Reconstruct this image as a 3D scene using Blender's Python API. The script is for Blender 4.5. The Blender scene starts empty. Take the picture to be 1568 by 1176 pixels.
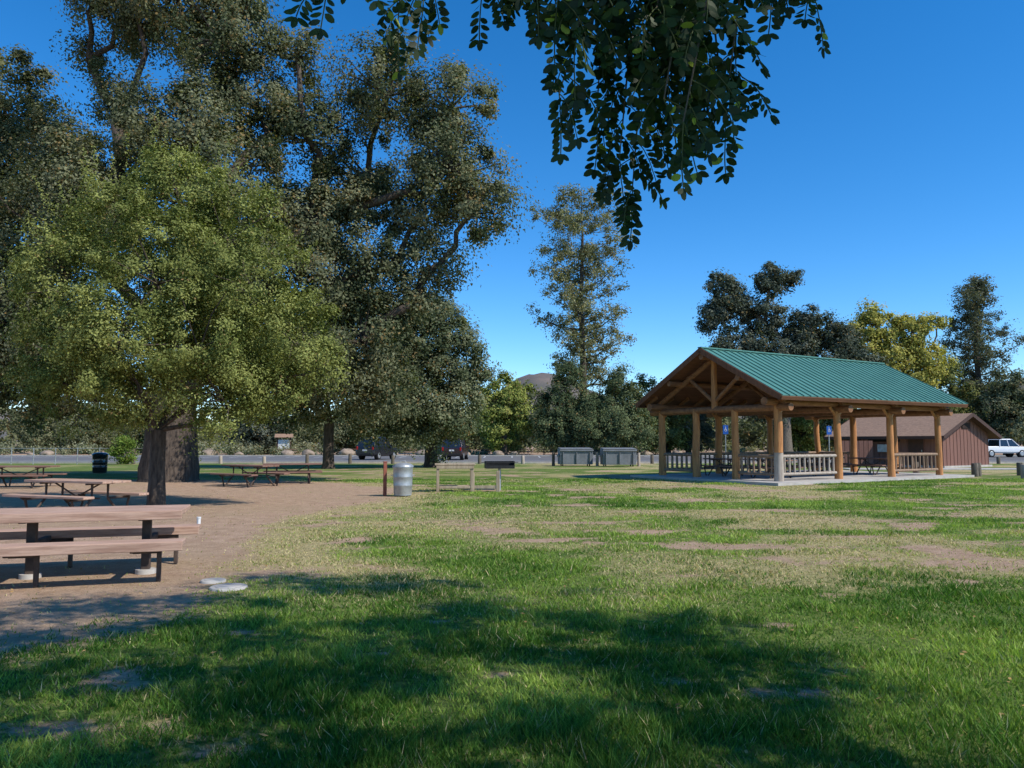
import bpy, math
import numpy as np
from mathutils import Vector, Matrix
rng=np.random.default_rng(11)
sc=bpy.context.scene
# ---------------------------------------------------------------- noise
LAT=rng.random((256,256))
def vn(x,y):
    x=np.asarray(x,float);y=np.asarray(y,float)
    xi=np.floor(x).astype(int);yi=np.floor(y).astype(int)
    fx=x-xi;fy=y-yi;fx=fx*fx*(3-2*fx);fy=fy*fy*(3-2*fy)
    a=LAT[xi%256,yi%256];b=LAT[(xi+1)%256,yi%256];c=LAT[xi%256,(yi+1)%256];d=LAT[(xi+1)%256,(yi+1)%256]
    return (a*(1-fx)+b*fx)*(1-fy)+(c*(1-fx)+d*fx)*fy
def fbm(x,y,o=3):
    s=0;a=1;t=0
    for i in range(o):
        s=s+a*vn(np.asarray(x)*2**i+17*i,np.asarray(y)*2**i+31*i);t+=a;a*=.5
    return s/t
def sst(a,b,x):
    t=np.clip((x-a)/(b-a),0,1);return t*t*(3-2*t)
# ---------------------------------------------------------------- materials
def newmat(name):
    m=bpy.data.materials.new(name);m.use_nodes=True
    nt=m.node_tree;nt.nodes.clear()
    return m,nt,nt.nodes,nt.links
def pmat(name,c1,c2=None,rough=.8,scale=6,bump=.2,stretch=(1,1,1),metal=0,detail=5,spec=.3):
    m,nt,N,L=newmat(name)
    out=N.new('ShaderNodeOutputMaterial');p=N.new('ShaderNodeBsdfPrincipled')
    L.new(p.outputs[0],out.inputs[0])
    p.inputs['Roughness'].default_value=rough;p.inputs['Metallic'].default_value=metal
    p.inputs['Specular IOR Level'].default_value=spec
    if c2 is None: c2=tuple(v*.75 for v in c1)
    tc=N.new('ShaderNodeTexCoord');mp=N.new('ShaderNodeMapping');mp.inputs['Scale'].default_value=stretch
    L.new(tc.outputs['Object'],mp.inputs[0])
    n=N.new('ShaderNodeTexNoise');n.inputs['Scale'].default_value=scale;n.inputs['Detail'].default_value=detail
    n.inputs['Roughness'].default_value=.65
    L.new(mp.outputs[0],n.inputs['Vector'])
    r=N.new('ShaderNodeValToRGB');r.color_ramp.elements[0].position=.35;r.color_ramp.elements[1].position=.65
    r.color_ramp.elements[0].color=(*c2,1);r.color_ramp.elements[1].color=(*c1,1)
    L.new(n.outputs[0],r.inputs[0]);L.new(r.outputs[0],p.inputs['Base Color'])
    if bump>0:
        b=N.new('ShaderNodeBump');b.inputs['Strength'].default_value=bump;b.inputs['Distance'].default_value=.03
        L.new(n.outputs[0],b.inputs['Height']);L.new(b.outputs[0],p.inputs['Normal'])
    return m
def leafmat(name,trans=.3,gloss=.05,rough=.45):
    m,nt,N,L=newmat(name)
    out=N.new('ShaderNodeOutputMaterial');a=N.new('ShaderNodeAttribute');a.attribute_name='Col'
    d=N.new('ShaderNodeBsdfDiffuse');t=N.new('ShaderNodeBsdfTranslucent');g=N.new('ShaderNodeBsdfGlossy')
    g.inputs['Roughness'].default_value=rough
    mx=N.new('ShaderNodeMixShader');mx.inputs[0].default_value=trans
    m2=N.new('ShaderNodeMixShader');m2.inputs[0].default_value=gloss
    tm=N.new('ShaderNodeMix');tm.data_type='RGBA';tm.blend_type='MULTIPLY';tm.inputs[0].default_value=1
    tm.inputs[7].default_value=(1.15,1.25,.55,1)
    L.new(a.outputs['Color'],d.inputs[0]);L.new(a.outputs['Color'],tm.inputs[6]);L.new(tm.outputs[2],t.inputs[0])
    L.new(d.outputs[0],mx.inputs[1]);L.new(t.outputs[0],mx.inputs[2])
    if gloss>0:
        L.new(mx.outputs[0],m2.inputs[1]);L.new(g.outputs[0],m2.inputs[2]);L.new(m2.outputs[0],out.inputs[0])
    else:L.new(mx.outputs[0],out.inputs[0])
    return m
M={}
M['leaf']=leafmat('foliage_leaf',.3,0)
M['locust']=leafmat('locust_leaflet',.3,.02,.45)
M['grass']=leafmat('grass_blade',.35,.01,.5)
M['bark']=pmat('bark',(.12,.09,.068),(.04,.03,.024),.95,5,.9,(2.2,2.2,.5))
M['barklt']=pmat('bark_grey',(.2,.165,.13),(.08,.065,.05),.95,7,.8,(2.5,2.5,.5))
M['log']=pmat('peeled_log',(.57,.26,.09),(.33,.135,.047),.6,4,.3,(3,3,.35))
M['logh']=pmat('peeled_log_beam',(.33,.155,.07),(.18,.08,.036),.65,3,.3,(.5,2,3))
M['logw']=pmat('weathered_log',(.45,.38,.31),(.3,.24,.19),.75,4,.3,(3,3,.4))
M['railw']=pmat('weathered_rail',(.33,.22,.145),(.2,.13,.085),.75,4,.3,(3,3,.6))
M['boards']=pmat('roof_boards',(.22,.095,.05),(.13,.055,.028),.75,3,.15,(.3,5,1))
M['roofgreen']=pmat('green_metal_roof',(.09,.235,.185),(.072,.195,.155),.42,1.2,.02,spec=.5)
M['concrete']=pmat('concrete',(.5,.46,.41),(.38,.345,.31),.9,2.5,.15)
M['asphalt']=pmat('asphalt',(.17,.16,.155),(.115,.108,.105),.92,.8,.1,(1,2.5,1))
M['paint']=pmat('white_paint',(.75,.75,.73),(.6,.6,.58),.7,5,.02)
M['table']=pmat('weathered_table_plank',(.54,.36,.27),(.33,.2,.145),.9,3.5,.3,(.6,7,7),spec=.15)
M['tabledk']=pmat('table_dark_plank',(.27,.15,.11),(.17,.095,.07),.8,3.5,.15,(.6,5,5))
M['steel']=pmat('galvanized_steel',(.46,.47,.47),(.3,.31,.31),.45,5,.06,metal=.45,spec=.5)
M['darksteel']=pmat('painted_frame',(.1,.07,.055),(.05,.035,.03),.7,6,.05)
M['blacksteel']=pmat('grill_steel',(.03,.028,.026),(.015,.014,.014),.55,9,.15)
M['rust']=pmat('red_wood_post',(.33,.11,.07),(.2,.07,.045),.8,6,.2)
M['pale']=pmat('pale_lumber',(.46,.36,.25),(.3,.22,.145),.8,4,.15,(3,3,.6))
M['siding']=pmat('red_brown_siding',(.235,.115,.088),(.16,.078,.06),.8,3,.2,(6,6,.25))
M['fascia']=pmat('fascia_brown',(.08,.04,.03),(.055,.03,.022),.7,4,.05)
M['shingle']=pmat('tan_shingles',(.36,.22,.145),(.24,.15,.1),.95,5,.3,(1,1,3))
M['shadow']=pmat('dark_opening',(.015,.014,.014),None,.9,4,0)
M['glass']=pmat('car_glass',(.02,.024,.028),None,.08,4,0,spec=.8)
M['carblack']=pmat('car_paint_black',(.018,.019,.022),None,.18,2,0,spec=.7)
M['carred']=pmat('car_paint_dark',(.035,.018,.02),None,.2,2,0,spec=.7)
M['carwhite']=pmat('car_paint_white',(.72,.72,.72),(.68,.68,.68),.25,2,0,spec=.6)
M['rubber']=pmat('tyre',(.02,.02,.02),None,.85,8,.05)
M['redlamp']=pmat('tail_lamp',(.45,.02,.015),None,.25,4,0)
M['bluesign']=pmat('blue_sign_face',(.015,.1,.42),(.012,.085,.36),.45,3,0)
M['bluebin']=pmat('blue_plastic',(.03,.14,.36),(.02,.1,.28),.5,3,.02)
M['dumpster']=pmat('grey_painted_metal',(.23,.24,.26),(.16,.17,.185),.6,2.5,.08)
M['dumplid']=pmat('grey_lid',(.24,.245,.255),(.15,.155,.16),.6,4,.03)
M['stone']=pmat('boulder_rock',(.36,.27,.2),(.2,.15,.11),.95,3,.6)
M['hill']=pmat('chaparral_hill',(.19,.145,.12),(.085,.088,.075),1,.035,.0,detail=9)
M['grasstwig']=pmat('green_rachis',(.08,.1,.03),None,.7,5,0)
# ---------------------------------------------------------------- mesh builder
class B:
    def __init__(s): s.v=[];s.f=[];s.m=[];s.mats=[];s.sm=[]
    def mi(s,m):
        if m not in s.mats:s.mats.append(m)
        return s.mats.index(m)
    def add(s,vs,fs,mat,smooth=False):
        o=len(s.v);s.v+= [tuple(v) for v in vs];i=s.mi(mat)
        for f in fs:s.f.append([o+k for k in f]);s.m.append(i);s.sm.append(smooth)
    def box(s,c,d,mat,rz=0,rx=0,ry=0):
        R=Matrix.Rotation(rz,3,'Z')@Matrix.Rotation(ry,3,'Y')@Matrix.Rotation(rx,3,'X')
        vs=[Vector(c)+R@Vector((x*d[0]/2,y*d[1]/2,z*d[2]/2)) for x in(-1,1) for y in(-1,1) for z in(-1,1)]
        s.add(vs,[(0,1,3,2),(4,6,7,5),(0,4,5,1),(2,3,7,6),(0,2,6,4),(1,5,7,3)],mat)
    def tube(s,pts,rad,mat,n=8,caps=True,smooth=True,wob=0):
        pts=[Vector(p) for p in pts];vs=[];fs=[]
        prev=None
        for i,p in enumerate(pts):
            d=(pts[min(i+1,len(pts)-1)]-pts[max(i-1,0)]).normalized()
            if prev is None:
                a=Vector((0,0,1)) if abs(d.z)<.9 else Vector((1,0,0))
                u=d.cross(a).normalized()
            else:
                u=(prev-d*prev.dot(d)).normalized()
            prev=u;w=d.cross(u)
            for k in range(n):
                t=2*math.pi*k/n;r=rad[i]*(1+(wob*math.sin(3*t+i*.9+1.3*k) if wob else 0))
                vs.append(p+u*math.cos(t)*r+w*math.sin(t)*r)
        for i in range(len(pts)-1):
            for k in range(n):
                a=i*n+k;b=i*n+(k+1)%n
                fs.append((a,b,b+n,a+n))
        s.add(vs,fs,mat,smooth)
        if caps:
            o=len(pts)-1
            s.add([vs[k] for k in range(n)],[tuple(range(n-1,-1,-1))],mat)
            s.add([vs[o*n+k] for k in range(n)],[tuple(range(n))],mat)
    def cyl(s,p0,p1,r0,mat,r1=None,n=12):
        s.tube([p0,p1],[r0,r0 if r1 is None else r1],mat,n)
    def done(s,name,loc=(0,0,0),rz=0,bevel=0,parent=None,world=False):
        me=bpy.data.meshes.new(name)
        v=s.v
        if world: v=[(a-loc[0],b-loc[1],c-loc[2]) for a,b,c in v]
        me.from_pydata(v,[],s.f)
        for m in s.mats:me.materials.append(m)
        me.polygons.foreach_set('material_index',s.m);me.polygons.foreach_set('use_smooth',s.sm)
        me.update()
        ob=bpy.data.objects.new(name,me);sc.collection.objects.link(ob)
        ob.location=loc;ob.rotation_euler=(0,0,rz)
        if bevel:
            b=ob.modifiers.new('bevel','BEVEL');b.width=bevel;b.segments=2;b.limit_method='ANGLE';b.angle_limit=.9
        if parent:ob.parent=parent
        return ob
def fast(name,V,k,Col,mat,loc=(0,0,0),parent=None):
    V=np.asarray(V,dtype=np.float32).reshape(-1,3)
    if parent is None: V=V-np.array(loc,dtype=np.float32)
    n=len(V);me=bpy.data.meshes.new(name)
    me.vertices.add(n);me.vertices.foreach_set('co',V.ravel())
    me.loops.add(n);me.loops.foreach_set('vertex_index',np.arange(n,dtype=np.int32))
    me.polygons.add(n//k);me.polygons.foreach_set('loop_start',np.arange(0,n,k,dtype=np.int32))
    me.update(calc_edges=True)
    a=me.attributes.new('Col','FLOAT_COLOR','POINT')
    C=np.ones((n,4),dtype=np.float32);C[:,:3]=np.repeat(np.clip(Col,0,1),k,axis=0)
    a.data.foreach_set('color',C.ravel())
    me.materials.append(mat)
    ob=bpy.data.objects.new(name,me);sc.collection.objects.link(ob)
    if parent: ob.parent=parent
    else: ob.location=loc
    return ob
def unit(a): return a/(np.linalg.norm(a,axis=1,keepdims=True)+1e-9)
def rdir(n): return unit(rng.normal(size=(n,3)))
def quads(C,Nn,L,W,tdir=None):
    n=len(C)
    t=unit(np.cross(Nn,rdir(n))) if tdir is None else tdir
    b=unit(np.cross(Nn,t))
    L=np.asarray(L).reshape(-1,1)*.5;W=np.asarray(W).reshape(-1,1)*.5
    V=np.empty((n,4,3));V[:,0]=C-t*L;V[:,1]=C+b*W-t*L*.1;V[:,2]=C+t*L;V[:,3]=C-b*W-t*L*.1
    return V
def puff_leaves(P,R,per,leaf,asp,cA,cB,flat=.75,pend=0,up=.35,dryf=.035,Dout=None,soft=.1):
    """irregular sprays: each clump is a stretched cloud of leaves with a ragged edge"""
    n=len(P);idx=np.repeat(np.arange(n),per);m=len(idx)
    u=rdir(m);rr=rng.random(m)**.5
    ph=rng.uniform(0,6.28,(n,3));fr=rng.uniform(1.5,3.2,(n,3))
    mod=1+.28*(np.sin(u[:,0]*fr[idx,0]*2+ph[idx,0])+np.sin(u[:,1]*fr[idx,1]*2+ph[idx,1])*.7+np.sin(u[:,2]*fr[idx,2]*2+ph[idx,2])*.7)
    stray=rng.random(m)<soft
    rr=np.where(stray,rr*1.5,rr*mod)
    d=u*rr[:,None]
    ax=rdir(n)
    if Dout is not None: ax=unit(Dout*.8+ax)
    ax[:,2]-=pend*.4;ax=unit(ax)
    st=rng.uniform(-.3,.7,n)
    off=d+ax[idx]*(np.sum(d*ax[idx],axis=1,keepdims=True)*st[idx,None])
    off=off*R[idx,None];off[:,2]*=flat
    if pend: off[:,2]-=pend*R[idx]*rng.random(m)**2
    C=P[idx]+off
    Nn=u*.5+rdir(m)*.6+np.array([0,0,up])
    if Dout is not None: Nn=Nn+Dout[idx]*.5
    Nn=unit(Nn)
    sz=leaf*rng.uniform(.6,1.3,m)
    V=quads(C,Nn,sz,sz*asp)
    pt=rng.random(n)
    t=np.clip(pt[idx]+rng.normal(0,.15,m),0,1)[:,None]
    col=(np.array(cA)*(1-t)+np.array(cB)*t)*rng.uniform(.75,1.25,(m,1))
    drp=rng.random(n)**3
    dry=rng.random(m)<dryf*(.3+3.5*drp[idx])
    col[dry]=np.array([.26,.18,.08])
    return V,col
def tree(name,base,tr,fork,lobes,npuff,per,leaf,asp,cA,cB,pr=.7,bark='bark',pend=.4,twig=.5,lean=(0,0),flare=1.5,inner=.35,dryf=.035,soft=.1):
    base=Vector(base);F=base+Vector((lean[0],lean[1],fork))
    nodes=[F];par=[-1];pl=[0.]
    ls=sorted(lobes,key=lambda l:(Vector(l[:3])-F).length)
    for l in ls:
        p=Vector(l[:3]);p=p-Vector((0,0,l[3]*.25))
        best=min(range(len(nodes)),key=lambda j:(p-nodes[j]).length+.55*pl[j]+(1.5*max(0,nodes[j].z-p.z)))
        nodes.append(p);par.append(best);pl.append(pl[best]+(p-nodes[best]).length)
    cnt=[1]*len(nodes)
    for i in range(len(nodes)-1,0,-1):cnt[par[i]]+=cnt[i]
    b=B();bm=M[bark]
    mid=base.lerp(F,.5)+Vector((rng.normal(0,.05),rng.normal(0,.05),0))*tr
    b.tube([base-Vector((0,0,.15)),base+Vector((0,0,.12)),base+Vector((0,0,fork*.12+.1)),mid,F],[tr*flare,tr*(flare*.85),tr*1.1,tr*.95,tr*.85],bm,14,wob=.07)
    tot=cnt[0]
    for i in range(1,len(nodes)):
        a=nodes[par[i]];c=nodes[i];r=max(tr*.7*math.sqrt(cnt[i]/tot),.03)
        L=(c-a).length;rn=lambda:Vector(rng.normal(0,.08*L,3))
        m1=a.lerp(c,.33)+rn()+Vector((0,0,.08*L));m2=a.lerp(c,.68)+rn()+Vector((0,0,.06*L))
        b.tube([a,m1,m2,c],[r*1.1,r*.95,r*.85,r*.7],bm,8,wob=.05)
    P=[];R=[];DO=[]
    for l in ls:
        rx,ry,rz=(l[3],l[3],l[3]) if len(l)==4 else l[3:6]
        k=max(4,int(npuff*(rx*ry*rz)**(2/3)/4))
        d=rdir(k);rr=rng.uniform(inner,1.08,k)**.6*(1+rng.normal(0,.1,k))
        q=np.array(l[:3])+d*rr[:,None]*np.array([rx,ry,rz])
        P.append(q);R.append(pr*rng.uniform(.4,1.45,k));DO.append(d)
        c=Vector(l[:3])-Vector((0,0,l[3]*.25))
        for j in range(k):
            if rng.random()<twig:
                e=Vector(q[j]);m=c.lerp(e,.5)+Vector(rng.normal(0,.08*rx,3))
                b.tube([c,m,e],[.045*tr**.5*1.2,.03*tr**.5*1.2,.012],bm,4,caps=False)
    P=np.concatenate(P);R=np.concatenate(R);DO=np.concatenate(DO)
    ob=b.done(name,tuple(base),world=True)
    V,col=puff_leaves(P,R,per,leaf,asp,cA,cB,pend=pend,dryf=dryf,Dout=DO,soft=soft)
    V=V-np.array(base)
    fast('foliage',V,4,col,M['leaf'],parent=ob)
    return ob
# ---------------------------------------------------------------- sun / sky / camera
EL=math.radians(45);SH=Vector((.88,-.48,0)).normalized()
S=Vector((SH.x*math.cos(EL),SH.y*math.cos(EL),math.sin(EL)))
sun=bpy.data.lights.new('sun','SUN');sun.energy=5;sun.angle=math.radians(.53);sun.color=(1,.96,.88)
so=bpy.data.objects.new('sun',sun);sc.collection.objects.link(so);so.rotation_euler=S.to_track_quat('Z','Y').to_euler();so.location=(30,-20,50)
w=bpy.data.worlds.new('World');sc.world=w;w.use_nodes=True
nt=w.node_tree;bg=nt.nodes['Background']
sky=nt.nodes.new('ShaderNodeTexSky');sky.sky_type='NISHITA';sky.sun_disc=False
sky.sun_elevation=EL;sky.sun_rotation=math.atan2(SH.x,SH.y);sky.altitude=1000;sky.air_density=.92;sky.dust_density=0;sky.ozone_density=4.5
hs=nt.nodes.new('ShaderNodeHueSaturation');hs.inputs['Saturation'].default_value=1.3;hs.inputs['Value'].default_value=1.38
nt.links.new(sky.outputs[0],hs.inputs['Color']);nt.links.new(hs.outputs[0],bg.inputs[0]);bg.inputs[1].default_value=.15
cam=bpy.data.cameras.new('camera');co=bpy.data.objects.new('camera',cam);sc.collection.objects.link(co);sc.camera=co
co.location=(0,0,1.6);co.rotation_euler=(math.radians(94.3),0,0);cam.lens=27.2;cam.sensor_width=36;cam.clip_end=8000
sc.view_settings.view_transform='Standard';sc.view_settings.look='None';sc.view_settings.exposure=0
# ---------------------------------------------------------------- ground
def gz(x,y):
    return .05*(fbm(x*.35,y*.35,3)-.5)*sst(50,35,np.asarray(y)+0*np.asarray(x))*1.0
BY=[-5,3,5,6.6,8,9,10,12,15,18,21,26,30,33,35];BX=[-4.4,-4.0,-3.7,-3.2,-3.1,-3.5,-3.5,-4.0,-4.6,-4.4,-3.6,-3.8,-6,-10,-40]
SPOT=[(-.85,15.6,1.8,.7,.8),(3.4,12.1,.9,.4,1.0),(4.2,11.9,1.2,.35,.9),(-1.8,10.2,.45,.25,1.2),(.55,6.2,.26,.14,1.15),(1.84,5.1,.3,.12,1.15),(-2.3,6.6,.22,.16,1.),
(-1.1,6,.22,.12,1.),(-2.6,5.2,.7,.35,.9),(2.1,5.6,.2,.1,1.),(6.2,10.3,1.6,.5,1.0),(1.5,14,.6,.3,.9),(-2.4,4.4,.5,.25,.85),(1.1,5.3,.2,.1,1.),(-.1,5.5,.2,.1,.9),(4.4,6.3,.3,.12,1.),(-3.1,9.6,.9,.5,1.0),(-1.5,4.2,.3,.15,.9),
(8,12.5,1.2,.4,.9),(-1.7,12,.8,.3,.9),(-3,18,1.2,.6,.9),(3,18,1.3,.5,.8),(7.5,16,1.5,.5,.8),(0,8,.3,.15,.9),(3.4,8.2,.4,.18,1.),(5.6,13.4,.8,.25,.9),(10,17,1.5,.5,.8),(2.4,6.9,.25,.1,1.),(-.6,7.1,.3,.1,.9),(5.2,9.0,.5,.2,.9),(4.2,10.4,.6,.2,.9),(2.2,9.4,.4,.15,.8)]
def masks(x,y):
    wob=(fbm(x*.5+9,y*.5,3)-.5)*3.0
    bx=np.interp(y,BY,BX)
    d=sst(.9,-.9,x-bx-wob*.7)*sst(35,33,y)
    d=np.maximum(d,sst(93,97,y)*(.55+.45*fbm(x*.05,y*.05)))
    jx=(fbm(x*2.2,y*2.2,3)-.5)*1.2;jy=(fbm(x*2.2+50,y*2.2+9,3)-.5)*.8
    for sx,sy,rx,ry,a in SPOT:
        q=((x+jx*min(1,rx*2)-sx)/rx)**2+((y+jy*min(1,ry*2)-sy)/ry)**2
        d=np.maximum(d,a*np.exp(-q*.9)*(-.05+1.7*fbm(x*8,y*8,3)))
    d=np.maximum(d,.85*sst(.57,.73,fbm(x*.8+70,y*1.1+20,4))*sst(7,12,y)*sst(60,40,y))
    dry=sst(.38,.64,fbm(x*.33+40,y*.5+3,5))*.9
    dry=dry*sst(5,10,y)*(.65+.35*sst(0,6,x))
    dry=np.maximum(dry,.95*np.exp(-(((x-6)/4.5)**2+((y-10.6)/2.0)**2))*(.4+1.0*fbm(x*1.2,y*2,3)))
    dry=np.maximum(dry,.95*np.exp(-(((x+1)/4.5)**2+((y-15.2)/2.6)**2))*(.4+fbm(x*1.2,y*2,3)))
    dry=np.maximum(dry,.9*sst(3.2,.4,x-bx-wob)*sst(8,10,y)*sst(40,30,y))
    return np.clip(d,0,1),np.clip(dry,0,1)
n=520;a=7.
ux=np.linspace(-math.asinh(3000/a),math.asinh(3000/a),n);xs=a*np.sinh(ux)
uy=np.linspace(-math.asinh(300/a),math.asinh(4000/a),n);ys=8+a*np.sinh(uy)
X,Y=np.meshgrid(xs,ys);Z=gz(X,Y)
me=bpy.data.meshes.new('ground');me.vertices.add(n*n)
me.vertices.foreach_set('co',np.stack([X,Y,Z],-1).astype(np.float32).ravel())
ii=np.arange(n*n).reshape(n,n);q=np.stack([ii[:-1,:-1],ii[:-1,1:],ii[1:,1:],ii[1:,:-1]],-1).reshape(-1,4)
me.loops.add(q.size);me.loops.foreach_set('vertex_index',q.ravel().astype(np.int32))
me.polygons.add(len(q));me.polygons.foreach_set('loop_start',np.arange(0,q.size,4,dtype=np.int32));me.polygons.foreach_set('use_smooth',np.ones(len(q),bool))
me.update(calc_edges=True)
D,W_=masks(X,Y)
for nm,ar in(('dirt',D),('dry',W_)):
    at=me.attributes.new(nm,'FLOAT','POINT');at.data.foreach_set('value',ar.ravel().astype(np.float32))
m,nt,N,L=newmat('lawn_and_dirt')
out=N.new('ShaderNodeOutputMaterial');p=N.new('ShaderNodeBsdfPrincipled');p.inputs['Roughness'].default_value=1;p.inputs['Specular IOR Level'].default_value=.1
L.new(p.outputs[0],out.inputs[0])
tc=N.new('ShaderNodeTexCoord')
def noise(sc_,det=5,rough=.6):
    k=N.new('ShaderNodeTexNoise');k.inputs['Scale'].default_value=sc_;k.inputs['Detail'].default_value=det;k.inputs['Roughness'].default_value=rough
    L.new(tc.outputs['Object'],k.inputs['Vector']);return k.outputs[0]
def ramp(f,c1,c2,p1=.35,p2=.65):
    r=N.new('ShaderNodeValToRGB');r.color_ramp.elements[0].position=p1;r.color_ramp.elements[1].position=p2
    r.color_ramp.elements[0].color=(*c1,1);r.color_ramp.elements[1].color=(*c2,1);L.new(f,r.inputs[0]);return r.outputs[0]
def math_(op,a_,b_):
    k=N.new('ShaderNodeMath');k.operation=op
    for i,v in enumerate((a_,b_)):
        if isinstance(v,(int,float)):k.inputs[i].default_value=v
        else:L.new(v,k.inputs[i])
    return k.outputs[0]
def mixc(f,a_,b_):
    k=N.new('ShaderNodeMix');k.data_type='RGBA';L.new(f,k.inputs[0]);L.new(a_,k.inputs[6]);L.new(b_,k.inputs[7]);return k.outputs[2]
def attr(nm):
    k=N.new('ShaderNodeAttribute');k.attribute_name=nm;return k.outputs['Fac']
n1=noise(14,6,.75);n2=noise(1.1,5);n3=noise(45,4,.7);n4=noise(3.2,6,.7);n5=noise(.35,5,.6)
green=mixc(ramp(n2,(0,0,0),(1,1,1),.3,.7),ramp(n1,(.045,.08,.018),(.13,.2,.04)),ramp(n1,(.085,.115,.028),(.27,.32,.08)))
dryc=ramp(n1,(.24,.19,.08),(.57,.46,.24))
dirtc=mixc(ramp(n4,(0,0,0),(1,1,1)),ramp(n3,(.25,.155,.1),(.45,.295,.19)),ramp(n3,(.38,.255,.17),(.62,.43,.3)))
dirtc=mixc(ramp(n5,(0,0,0),(.6,.6,.6),.45,.7),dirtc,ramp(n1,(.24,.17,.1),(.52,.39,.24)))
dirtc=mixc(ramp(n3,(0,0,0),(.6,.6,.6),.62,.7),dirtc,ramp(n1,(.1,.065,.04),(.18,.12,.07)))
fd=math_('ADD',attr('dry'),math_('MULTIPLY',math_('SUBTRACT',n4,.5),1.1))
fdr=ramp(fd,(0,0,0),(1,1,1),.25,.85)
fs=math_('ADD',attr('dirt'),math_('MULTIPLY',math_('SUBTRACT',n1,.5),1.3))
fsr=ramp(fs,(0,0,0),(1,1,1),.3,.7)
L.new(mixc(fsr,mixc(fdr,green,dryc),dirtc),p.inputs['Base Color'])
bp=N.new('ShaderNodeBump');bp.inputs['Strength'].default_value=.8;bp.inputs['Distance'].default_value=.05
L.new(math_('ADD',n1,math_('MULTIPLY',n3,.5)),bp.inputs['Height']);L.new(bp.outputs[0],p.inputs['Normal'])
me.materials.append(m);gob=bpy.data.objects.new('ground',me);sc.collection.objects.link(gob)
# ---------------------------------------------------------------- grass blades
def blades():
    NB=820000
    u=rng.random(NB);pw=.7
    d=(3.2**pw+u*(34**pw-3.2**pw))**(1/pw)
    th=rng.uniform(-.72,.72,NB)
    x=d*np.tan(th)*.98;y=d
    D,Wd=masks(x,y)
    cl=fbm(x*2.5,y*2.5,3);cl2=fbm(x*9,y*9,2)
    main=x<np.interp(y,BY,BX)+.2
    keep=(rng.random(NB)<(1-sst(.25,.8,D+(cl2-.5)*.8)*np.where(main,.97,.9)))&(rng.random(NB)<(.2+1.25*cl)*(1-.35*Wd))
    x,y,d,D,Wd,cl,cl2=[k[keep] for k in(x,y,d,D,Wd,cl,cl2)]
    nb=len(x);z=gz(x,y)
    h=(.02+.055*cl**1.5*1.5)*rng.uniform(.4,1.5,nb)*(1-.45*Wd)*(1-.4*D)*np.where(d>12,1-.015*(d-12),1)*np.clip(.75+(6.5-d)*.06,.75,1)
    h=np.where((cl2>.64)&(cl>.5),h*1.6,h)
    wd=.0042*(d/4)**.75*rng.uniform(.7,1.4,nb)
    ang=rng.uniform(0,2*np.pi,nb);lean=rng.uniform(.2,1.3,nb)*h
    la=rng.uniform(0,2*np.pi,nb)+fbm(x,y,2)*3
    V=np.empty((nb,3,3))
    ca,sa=np.cos(ang)*wd,np.sin(ang)*wd
    V[:,0]=np.stack([x-ca,y-sa,z-.004],-1);V[:,1]=np.stack([x+ca,y+sa,z-.004],-1)
    V[:,2]=np.stack([x+np.cos(la)*lean,y+np.sin(la)*lean,z+h],-1)
    big=fbm(x*.8+5,y*.8,4)
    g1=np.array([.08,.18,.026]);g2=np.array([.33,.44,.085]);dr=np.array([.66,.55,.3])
    t=np.clip((big-.5)*2.8+.3+rng.normal(0,.2,nb)+sst(5,13,d)*.36,0,1)[:,None]  # near blades pushed towards the darker green, deepening the foreground shade by colour
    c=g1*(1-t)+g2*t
    isd=(rng.random(nb)<(.05+.82*sst(.15,.95,np.maximum(Wd,D*.7))))[:,None]
    c=np.where(isd,dr*rng.uniform(.45,1.1,(nb,1)),c*rng.uniform(.6,1.3,(nb,1)))
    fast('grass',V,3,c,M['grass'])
blades()
k=1500;fx=rng.uniform(-7,9,k);fy=rng.uniform(3.5,18,k);C=np.stack([fx,fy,gz(fx,fy)+.03],-1)
V=quads(C,unit(rdir(k)*.4+np.array([0,0,1])),rng.uniform(.03,.06,k),rng.uniform(.015,.03,k))
cc=np.array([.36,.23,.1])*rng.uniform(.5,1.5,(k,1));fast('fallen_leaves',V,4,cc,M['leaf'])
# ---------------------------------------------------------------- road & parking
b=B();b.add([(-260,59,.03),(300,59,.03),(300,88,.03),(-260,88,.03)],[(0,1,2,3)],M['asphalt']);b.done('parking_lot')
b=B();b.box((20,58.9,.06),(560,.18,.14),M['concrete']);b.box((20,88.2,.06),(560,.18,.14),M['concrete']);b.done('kerb')
b=B()
for i in range(-22,30):b.box((i*2.9,82.5,.036),(.12,5.5,.004),M['paint'])
b.box((20,66,.036),(500,.12,.004),M['paint'])
b.done('parking_markings')
b=B();b.box((26.5,45.8,.02),(14,1.6,.08),M['concrete']);b.done('concrete_path',bevel=.01)
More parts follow.
